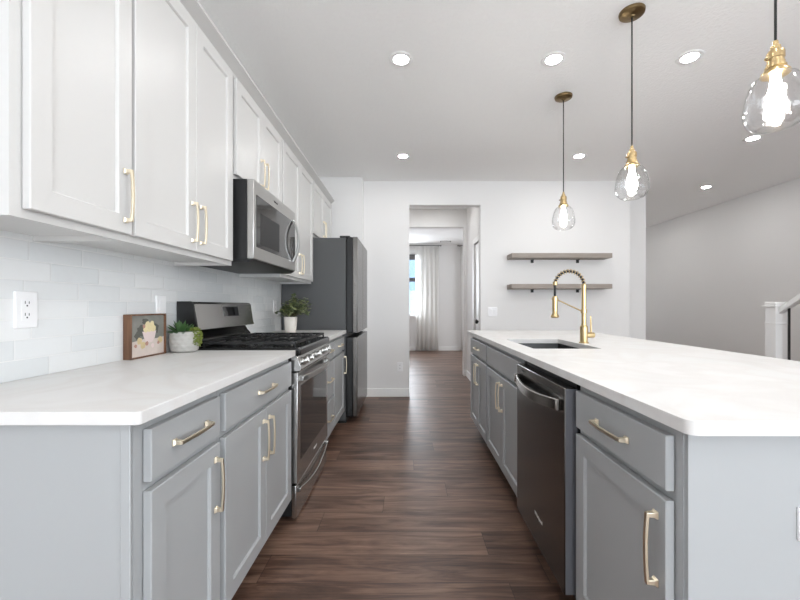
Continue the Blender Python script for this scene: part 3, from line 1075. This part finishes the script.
# dishwasher
d = thing('dishwasher', (0.9, 1.608, 0), 'dark stainless dishwasher with bowed bar handle built into the island', 'dishwasher')
WY0, WY1 = IY[1] + 0.019, IY[2] - 0.006
part('tub', B().box(0.603, IB, WY0 + 0.004, WY1 - 0.004, 0.10, 0.872), 'black', d)
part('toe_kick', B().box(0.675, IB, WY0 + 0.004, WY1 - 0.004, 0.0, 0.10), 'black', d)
dd = part('door', B().box(0.557, 0.603, WY0, WY1, 0.125, 0.858), ['dwsteel'], d, bevel=0.004)
part('daylit_side', B().box(0.5605, 0.602, WY0 - 0.0015, WY0 + 0.001, 0.128, 0.855), 'dwlit', dd)  # thin sheet over the door side, carrying the painted daylight
part('handle', bowed(WY0 + 0.025, WY1 - 0.025, 0.557, 0.792, 0.030, 0.042, 0.012, -1, drop=0.016, foot=0.012, ex=0.85), 'midsteel', dd, bevel=0.003)
text_part('logo', 'Whirlpool', 0.022, 'logo', dd, (0.5567, 1.61, 0.252), (R(90), 0, R(-90)))
text_part('top_logo', 'Whirlpool', 0.012, 'logodark', dd, (0.5567, 1.82, 0.838), (R(90), 0, R(-90)))

# ------------------------------------------------------------------ wall plates
def outlet(label, loc, rz, kind='duplex', roll=0.0, group=None):
    """plate facing local +x before turning; built round its own centre"""
    o = thing('wall_outlet' if kind == 'duplex' else 'light_switch', loc, label, 'outlet' if kind == 'duplex' else 'switch', group)
    w = 0.036 if kind != 'double' else 0.058
    def add(name, b, mat, bev=0.0):
        return finish(name, b, mat, o, bev)
    add('plate', B().box(-0.001, 0.007, -w, w, -0.0585, 0.0585), 'plastic', 0.0025)
    if kind == 'duplex':
        add('insert', B().box(0.005, 0.0075, -0.017, 0.017, -0.034, 0.034), 'plastic', 0.0008)
        for zc in (-0.019, 0.019):
            sl = B()
            sl.box(0.0070, 0.0077, -0.0135, 0.0135, zc - 0.012, zc + 0.0125, 1)
            sl.box(0.0072, 0.0080, -0.0075, -0.0050, zc, zc + 0.009)
            sl.box(0.0072, 0.0080, 0.0050, 0.0075, zc, zc + 0.008)
            sl.lathe([(0.0028, 0), (0.0028, 0.0008)], (0.0072, 0, zc - 0.006), 10, axis='x')
            add('socket', sl, ['slot', 'plastic'])
    else:
        for yc in ((-0.023, 0.023) if kind == 'double' else (0.0,)):
            add('rocker', B().prism([(0.004, -0.033), (0.007, -0.033), (0.010, 0.033), (0.004, 0.033)], yc - 0.0165, yc + 0.0165, 'y'), 'plastic', 0.0008)
    o.rotation_euler = Euler((roll, 0, rz), 'XYZ')
    return o
TX = XL + 0.008
outlet('white outlet on the tiled wall, nearest the camera, under the wall cabinets', (TX, 1.220, 1.137), 0)
outlet('white rocker switch on the tiled wall just above the framed picture', (TX, 1.89, 1.142), 0, 'rocker')
outlet('white outlet on the tiled wall beyond the range, beside the bushy plant', (TX, 3.52, 1.142), 0)
outlet('white outlet low on the back wall left of the doorway', (-0.09, YB, 0.378), R(-90))
outlet('white double light switch on the back wall below left of the shelves', (1.085, YB, 1.075), R(-90), 'double')
ro = outlet('white outlet on the grey end panel of the island', (0.899, IY[0] - 0.012, 0.680), R(-90))
ro.rotation_euler = (Matrix.Rotation(R(-90), 4, 'Z') @ Matrix.Rotation(R(90), 4, 'X')).to_euler()

# ------------------------------------------------------------------ floating shelves
def shelf(label, zt):
    s = thing('floating_shelf', (1.845, 4.72, zt - 0.056), label, 'shelf', 'floating shelves on the back wall')
    part('board', B().box(1.268, 2.487, 4.60, YB, zt - 0.056, zt), 'shelfwood', s, bevel=0.002)
    for x in (1.585, 2.16):
        br = B()
        br.box(x - 0.017, x + 0.017, YB - 0.012, YB, zt - 0.096, zt - 0.056)
        br.box(x - 0.012, x + 0.012, YB - 0.05, YB - 0.012, zt - 0.062, zt - 0.056)
        part('bracket', br, 'iron_black', s)
shelf('upper grey-brown wooden shelf with black brackets on the back wall', 1.790)
shelf('lower grey-brown wooden shelf with black brackets on the back wall', 1.416)

# ------------------------------------------------------------------ pendants
def pendant(label, X, y):
    p = thing('pendant_lamp', (X, y, CZ), label, 'lamp', 'pendant lamps over the island')
    part('canopy', B().lathe([(0.0, -0.030), (0.012, -0.030), (0.016, -0.024), (0.050, -0.021), (0.0615, -0.014), (0.064, -0.004), (0.064, 0)][::-1], (X, y, CZ), 32), 'oldbrass', p)
    part('cord', B().tube([(X, y, CZ - 0.028), (X, y, 2.4), (X, y, 2.012)], 0.0037, 10), 'cord', p)
    Z = 1.905
    so = part('socket', B().lathe([(0.0, 0.108), (0.007, 0.108), (0.0085, 0.094), (0.0135, 0.090), (0.0135, 0.080), (0.020, 0.076), (0.0235, 0.068), (0.0235, 0.050), (0.0215, 0.048), (0.0215, 0.040), (0.0235, 0.038), (0.0235, 0.026), (0.028, 0.024), (0.028, 0.019), (0.026, 0.017), (0.030, 0.014), (0.037, 0.006), (0.038, -0.002), (0.034, -0.004), (0.016, -0.004), (0.0, -0.004)], (X, y, Z), 28), 'gold', p)
    kn = B().tube([(X - 0.024, y, Z + 0.048), (X - 0.034, y, Z + 0.048)], 0.004, 8)
    part('turn_key', kn, 'oldbrass', so)
    prof = [(0.033, 0.004), (0.040, -0.003), (0.056, -0.014), (0.067, -0.032), (0.074, -0.056), (0.080, -0.088), (0.083, -0.115), (0.081, -0.136), (0.072, -0.156), (0.058, -0.169), (0.044, -0.174)]
    inner = [(r_ - 0.0022, z_) for r_, z_ in prof[::-1]]
    part('glass_shade', B().lathe(prof + inner + [prof[0]], (X, y, Z), 40), 'globe', p, smooth=80)
    part('bulb', B().lathe([(0.0, -0.138), (0.010, -0.136), (0.022, -0.126), (0.027, -0.105), (0.025, -0.080), (0.017, -0.045), (0.013, -0.020), (0.0125, -0.003), (0, -0.003)], (X, y, Z), 24), 'bulb', p, smooth=80)
pendant('brass pendant lamp with clear glass shade, nearest the camera at top right', 1.2025, 1.24)
pendant('brass pendant lamp with clear glass shade, middle of the row over the island', 1.217, 2.056)
pendant('brass pendant lamp with clear glass shade, farthest of the row, above the sink', 1.188, 2.885)

# ------------------------------------------------------------------ recessed lamps
def downlight(label, x, y):
    d = thing('recessed_light', (x, y, CZ), label, 'ceiling light', 'recessed ceiling lights')
    part('trim_ring', B().lathe([(0.048, -0.001), (0.048, -0.004), (0.060, -0.006), (0.074, -0.003), (0.076, 0.0), (0.048, -0.001)], (x, y, CZ), 36), 'trim', d)
    part('lens', B().lathe([(0.0, -0.003), (0.048, -0.003), (0.048, -0.001), (0, -0.001)], (x, y, CZ), 32), 'lamp', d)
for lab, x, y in (
        ('recessed ceiling light nearer the camera, over the aisle beside the wall cabinets', -0.039, 2.45),
        ('recessed ceiling light over the aisle close to the doorway wall', -0.042, 4.03),
        ('recessed ceiling light left of the canopy of the middle pendant', 0.945, 2.45),
        ('small recessed ceiling light just right of the farthest pendant cord', 1.824, 4.03),
        ('recessed ceiling light between middle and nearest pendants', 1.808, 2.43),
        ('recessed ceiling light just below the nearest glass pendant in the picture', 3.277, 3.60),
        ('recessed ceiling light deepest in the hall, near the right wall', 3.997, 5.08)):
    downlight(lab, x, y)
# unseen lamps added to light the passage and the far room
for x, y in ((0.4, 5.6), (2.2, 7.3)):
    downlight('unseen recessed ceiling light added to brighten the rooms beyond the doorway wall', x, y)
for x, y in ((3.95, 6.7), (3.95, 8.3)):  # unseen, added to brighten the hall and its right wall
    downlight('unseen recessed ceiling light added to brighten the end of the hall', x, y)
for x, y in ((-0.04, 0.85), (0.95, 0.85), (1.81, 0.85), (4.0, 2.3), (4.0, 0.6), (0.5, -0.8), (2.4, -0.8)):  # out of view, added to brighten the near room and right side
    downlight('unseen recessed ceiling light added outside the view to brighten the room', x, y)

# ------------------------------------------------------------------ framed picture
pic = thing('framed_picture', (XL + 0.035, 1.765, 0.915), 'small walnut-framed still life of a bowl leaning on the tiled wall', 'picture')
px0, px1 = -1.226, -1.190
py0, py1, pz0, pz1 = 1.640, 1.880, 0.9155, 1.112
fw = 0.006
fr = B()
fr.box(px0, px1, py0, py0 + fw, pz0, pz1)
fr.box(px0, px1, py1 - fw, py1, pz0, pz1)
fr.box(px0, px1, py0 + fw, py1 - fw, pz0, pz0 + fw)
fr.box(px0, px1, py0 + fw, py1 - fw, pz1 - fw, pz1)
fr.box(px0, px0 + 0.004, py0 + fw, py1 - fw, pz0 + fw, pz1 - fw)
part('frame', fr, 'framewood', pic, bevel=0.0012)
M['art0'] = pbr('art_grey', rgb(132, 132, 126), 0.8, vary=0.4, bscale=14)
M['art1'] = pbr('art_cloth', rgb(212, 200, 192), 0.8, vary=0.12, bscale=30)
M['art2'] = pbr('art_bowl', rgb(226, 208, 206), 0.8, vary=0.08, bscale=20)
M['art3'] = pbr('art_pear', rgb(208, 190, 148), 0.8, vary=0.2, bscale=50)
M['art4'] = pbr('art_flower', rgb(226, 212, 168), 0.8, vary=0.15, bscale=50)
M['art5'] = pbr('art_dark', rgb(90, 90, 84), 0.8, vary=0.3, bscale=30)
M['art6'] = pbr('art_pink', rgb(184, 142, 128), 0.8, vary=0.2, bscale=40)
cv = B()
cx = px1 - 0.010
cv.box(cx - 0.015, cx, py0 + fw, py1 - fw, pz0 + fw, pz1 - fw, 0)
def P(u, v, lay):  # picture coordinates 0..1
    return (cx + 0.0002 * lay, py0 + fw + u * (py1 - py0 - 2 * fw), pz0 + fw + v * (pz1 - pz0 - 2 * fw))
LAY = [6.0]
def blob(u, v, ru, rv, mi, lay, n=14, wob=0.15):
    LAY[0] += 0.7
    lay = LAY[0] if lay > 2 else lay + LAY[0] * 0.1
    cv.poly([P(u + ru * math.cos(2 * PI * k / n) * (1 + random.uniform(-wob, wob)), v + rv * math.sin(2 * PI * k / n) * (1 + random.uniform(-wob, wob)), lay) for k in range(n)], mi)
cv.poly([P(0, 0, 1), P(1, 0, 1), P(1, 0.43, 1), P(0.75, 0.40, 1), (P(0.4, 0.42, 1)), P(0, 0.36, 1)], 1)
for u, v, a_, b_ in ((0.30, 0.62, 0.13, 0.16), (0.72, 0.66, 0.12, 0.15), (0.42, 0.85, 0.10, 0.07), (0.2, 0.5, 0.08, 0.1)):
    blob(u, v, a_, b_, 5, 2, wob=0.3)
cv.poly([P(0.33, 0.60, 4), P(0.75, 0.60, 4), P(0.70, 0.42, 4), P(0.62, 0.32, 4), P(0.47, 0.31, 4), P(0.39, 0.42, 4)], 2)
for u, v, r_, mi in ((0.42, 0.66, 0.075, 4), (0.54, 0.68, 0.085, 4), (0.66, 0.66, 0.07, 4), (0.48, 0.77, 0.07, 4), (0.61, 0.77, 0.07, 4), (0.37, 0.73, 0.04, 6)):
    blob(u, v, r_, r_ * 1.15, mi, 5)
for u, v, r_, mi in ((0.24, 0.38, 0.075, 3), (0.34, 0.27, 0.08, 3), (0.45, 0.30, 0.05, 6), (0.86, 0.36, 0.08, 3), (0.13, 0.27, 0.04, 6), (0.80, 0.29, 0.04, 6), (0.62, 0.23, 0.05, 2)):
    blob(u, v, r_, r_ * 1.1, mi, 6)
part('painting', cv, ['art0', 'art1', 'art2', 'art3', 'art4', 'art5', 'art6'], pic)

# ------------------------------------------------------------------ plants
def leaf(b, base, dirv, L, w, thick=0.35, mi=0, droop=0.0):
    """a pointed leaf with a keel: closed little mesh"""
    d = Vector(dirv).normalized()
    side = d.cross(Vector((0, 0, 1)))
    if side.length < 1e-3: side = Vector((1, 0, 0))
    side.normalize()
    up = side.cross(d).normalized()
    base = Vector(base)
    n = 5
    rings = []
    for i, (t_, k) in enumerate(((0, 0.45), (0.25, 0.95), (0.5, 1.0), (0.75, 0.7))):
        c_ = base + d * L * t_ - Vector((0, 0, droop * L * t_ * t_))
        ww, hh = w * k / 2, w * k * thick / 2
        rings.append([b.bm.verts.new(c_ - side * ww), b.bm.verts.new(c_ - up * hh), b.bm.verts.new(c_ + side * ww), b.bm.verts.new(c_ + up * hh)])
    tip = b.bm.verts.new(base + d * L - Vector((0, 0, droop * L)))
    b.bm.faces.new(rings[0][::-1]).material_index = mi
    for A, C in zip(rings[:-1], rings[1:]):
        for i in range(4):
            b.bm.faces.new([A[i], A[(i + 1) % 4], C[(i + 1) % 4], C[i]]).material_index = mi
    A = rings[-1]
    for i in range(4):
        b.bm.faces.new([A[i], A[(i + 1) % 4], tip]).material_index = mi

SPX, SPY = -1.134, 1.938
pl = thing('potted_succulent', (SPX, SPY, 0.915), 'succulent with trailing green beads in a round off-white pot beside the picture', 'plant')
b = B()
prof = [(0.0, 0.0), (0.050, 0.0), (0.060, 0.006), (0.068, 0.030), (0.0705, 0.060), (0.070, 0.103), (0.066, 0.105), (0.063, 0.100), (0.062, 0.088), (0.0, 0.088)]
# scalloped relief: finely divided wall
wall_ = [(0.0, 0.0), (0.050, 0.0), (0.060, 0.005)] + [(0.060 + 0.0105 * min(1, (z / 0.045)) ** 0.6, z) for z in [0.010 + 0.0032 * i for i in range(29)]] + [(0.070, 0.104), (0.066, 0.105), (0.063, 0.100), (0.062, 0.088), (0.0, 0.088)]
b.lathe([(r_ * 0.93, z_) for r_, z_ in wall_], (SPX, SPY, 0.9155), 72)
for v in b.bm.verts:
    dx, dy = v.co.x - SPX, v.co.y - SPY
    rr_ = math.hypot(dx, dy)
    z = v.co.z - 0.9155
    if rr_ > 0.055 and 0.008 < z < 0.102:
        a = math.atan2(dy, dx)
        row = z / 0.021
        fz = row - math.floor(row)
        q = 0.5 + 0.5 * math.cos(a * 12 + PI * math.floor(row))
        h = 0.0026 * (1 - abs(fz - 0.25 - 0.5 * q) * 1.6)
        v.co.x += dx / rr_ * h
        v.co.y += dy / rr_ * h
part('pot', b, 'pot', pl, smooth=80)
part('soil', B().lathe([(0.057, 0.0), (0.04, 0.006), (0.0, 0.009)], (SPX, SPY, 1.0035), 24), 'soil', pl)
b = B()
rnd = random.Random(3)
for cx_, cy_, sc in ((-0.005, -0.030, 1.25), (0.02, 0.0, 0.9), (-0.03, 0.01, 1.0)):
    for ring_, (cnt, el, L) in enumerate(((8, 12, 0.055), (7, 38, 0.06), (5, 62, 0.06), (3, 80, 0.05))):
        for k in range(cnt):
            a = 2 * PI * k / cnt + ring_ * 0.5 + rnd.uniform(-0.15, 0.15)
            e = R(el + rnd.uniform(-6, 6))
            leaf(b, (SPX + cx_, SPY + cy_, 1.010), (math.cos(a) * math.cos(e), math.sin(a) * math.cos(e), math.sin(e)), L * sc, 0.018 * sc, 0.45)
part('rosette_leaves', b, 'leaf1', pl, smooth=60)
b = B()
for k in range(7):
    a = R(-24 + 11 * k)
    out = Vector((math.cos(a), math.sin(a), 0))
    st = Vector((SPX, SPY, 1.022)) + out * 0.040
    n = rnd.randint(9, 13)
    drop = rnd.uniform(0.030, 0.075)
    for i in range(n):
        t_ = i / (n - 1)
        p_ = st + out * (0.034 * min(1, t_ * 2.2)) + Vector((0, 0, 0.012 * math.sin(min(1, t_ * 2.2) * PI) - drop * max(0, t_ - 0.3) / 0.7))
        for q in range(3):
            dd_ = Vector((rnd.uniform(-1, 1), rnd.uniform(-1, 1), rnd.uniform(-0.6, 0.8)))
            leaf(b, p_, dd_, 0.011, 0.008, 0.7)
part('trailing_leaves', b, 'leaf2', pl, smooth=60)

BPX, BPY = -1.005, 3.28
pl = thing('potted_plant', (BPX, BPY, 0.915), 'bushy dark green plant in a white cup by the refrigerator', 'plant')
part('cup', B().lathe([(0.0, 0.0), (0.042, 0.0), (0.046, 0.004), (0.056, 0.138), (0.054, 0.140), (0.051, 0.136), (0.048, 0.110), (0.0, 0.110)], (BPX, BPY, 0.9155), 32), 'cup', pl, smooth=50)
part('soil', B().lathe([(0.0485, 0.0), (0.03, 0.004), (0.0, 0.006)], (BPX, BPY, 1.0252), 20), 'soil', pl)
b = B(); bs = B()
for k in range(64):
    a = rnd.uniform(0, 2 * PI)
    el = R(rnd.uniform(18, 88))
    L = rnd.uniform(0.10, 0.20) * (1.1 if math.cos(a) > 0.2 else 0.75)
    d_ = Vector((math.cos(a) * math.cos(el), 0.9 * math.sin(a) * math.cos(el), math.sin(el) * 1.0))
    st = Vector((BPX + 0.02 * math.cos(a), BPY + 0.02 * math.sin(a), 1.030))
    pts = []
    for i in range(6):
        t_ = i / 5
        pts.append(st + d_ * L * t_ + Vector((0, 0, 0.045 * t_ - 0.075 * t_ * t_)) + Vector((0, 0, 0.03 * min(1, t_ * 3))))
    bs.tube(pts, 0.0014, 5)
    for i in range(2, 6):
        for q in range(3):
            dd_ = Vector((rnd.uniform(-1, 1), rnd.uniform(-1, 1), rnd.uniform(-0.3, 0.8)))
            leaf(b, pts[i], dd_, rnd.uniform(0.028, 0.044), rnd.uniform(0.018, 0.027), 0.15, mi=0 if rnd.random() < 0.55 else 1, droop=0.2)
part('foliage', b, ['leaf3', 'leaf4'], pl, smooth=60)
part('stems', bs, 'stem', pl)

# ------------------------------------------------------------------ far room: curtains
def curtain(name, label, x0, x1, folds):
    y = YF - 0.13
    n = folds * 10
    front_, back_ = [], []
    b = B()
    rows = [0.02, 0.7, 1.4, 2.1, 2.66]
    grid = []
    for z in rows:
        row_ = []
        for i in range(n + 1):
            u = i / n
            amp = 0.028 * (0.8 + 0.25 * math.sin(5 * u + z))
            row_.append((x0 + (x1 - x0) * u + 0.01 * math.sin(z * 2 + u * 9), y + amp * math.sin(2 * PI * folds * u + 0.3 * math.sin(3 * u + z)), z))
        grid.append(row_)
    G = [[b.bm.verts.new(p_) for p_ in r_] for r_ in grid]
    for A, C in zip(G[:-1], G[1:]):
        for i in range(n):
            b.bm.faces.new([A[i], A[i + 1], C[i + 1], C[i]])
    o = finish(name, b, 'curtain', smooth=80)
    so = o.modifiers.new('thickness', 'SOLIDIFY')
    so.thickness = 0.0015
    tag(o, label, 'curtain')
    return o
curtain('sheer_curtain', 'sheer white floor-length curtain beside the far room window', 0.22, 0.80, 5)
curtain('sheer_curtain', 'sliver of white curtain at the right edge of the far doorway', 1.36, 1.80, 5)
def rod(label, x0, x1):
    o = thing('curtain_rod', ((x0 + x1) / 2, YF - 0.13, 2.685), label, 'curtain rod')
    part('rod', B().tube([(x0, YF - 0.13, 2.685), (x1, YF - 0.13, 2.685)], 0.009, 10), 'iron_black', o)
    for x in (x0, x1):
        part('finial', B().lathe([(0, -0.018), (0.014, -0.012), (0.018, 0), (0.014, 0.012), (0, 0.018)], (x, YF - 0.13, 2.685), 12, axis='x'), 'iron_black', o)
    for x in (x0 + 0.06, x1 - 0.06):
        part('bracket', B().box(x - 0.008, x + 0.008, YF - 0.135, YF, 2.677, 2.693), 'iron_black', o)
rod('dark rod holding the sheer curtain by the far window', -0.85, 0.86)
rod('dark rod end at the right edge of the far doorway', 1.30, 2.9)
v = thing('ceiling_vent', (0.95, 9.35, CZ), 'small ceiling vent in the far room', 'vent')
part('frame', B().box(0.82, 1.08, 9.28, 9.42, CZ - 0.008, CZ), 'shade', v)
sl = B()
for k in range(5):
    sl.box(0.835, 1.065, 9.295 + k * 0.023, 9.305 + k * 0.023, CZ - 0.012, CZ - 0.006)
part('slats', sl, 'trim', v)

# ------------------------------------------------------------------ stair with railing at the right
NX, NY = 3.63, 3.74
s = thing('staircase', (NX, NY, 0), 'white boxed newel post, handrail and black balusters of the stair at the right edge', 'stairs')
rl = s
ST, SR = 0.265, 0.178
for k in range(9):
    y1 = 3.66 - ST * k
    part('riser', B().box(NX + 0.03, XR - 0.02, y1 - ST, y1, 0.0, SR * (k + 1) - 0.026), 'trim', s)
    part('tread', B().box(NX + 0.03, XR - 0.02, y1 - ST, y1 + 0.025, SR * (k + 1) - 0.026, SR * (k + 1)), 'tread', s, bevel=0.004)
hw = 0.055
def pillar(h, z0, z1): return B().box(NX - h, NX + h, NY - h, NY + h, z0, z1)
nw = part('newel_post', pillar(hw, 0.0, 1.150), 'handset', rl, bevel=0.003)
part('cap', pillar(hw + 0.018, 1.140, 1.156), 'handset', nw, bevel=0.003)
part('cap_block', pillar(hw + 0.003, 1.156, 1.188), 'handset', nw, bevel=0.006)
part('collar', pillar(hw + 0.006, 0.972, 0.986), 'handset', nw, bevel=0.003)
part('base_trim', pillar(hw + 0.010, 0.0, 0.12), 'handset', nw, bevel=0.003)
sl_ = SR / ST
ya, yb = NY - hw + 0.002, 1.35
def hz_(y): return 1.095 + (ya - y) * sl_
part('handrail', B().prism([(ya, hz_(ya) - 0.022), (yb, hz_(yb) - 0.022), (yb, hz_(yb) + 0.034), (ya, hz_(ya) + 0.034)], NX - 0.030, NX + 0.030, 'x'), 'handset', rl, bevel=0.006)
part('skirt_board', B().prism([(ya, 0.0), (1.29, 0.0), (1.29, 0.16 + (ya - 1.29) * sl_), (ya, 0.16)], NX - 0.012, NX + 0.026, 'x'), 'handset', rl)
y = NY - hw - 0.075
while y > 1.4:
    part('baluster', B().box(NX - 0.007, NX + 0.007, y - 0.007, y + 0.007, 0.10 + (ya - y) * sl_, hz_(y) - 0.012), 'iron_black', rl)
    y -= 0.125

bpy.context.view_layer.update()
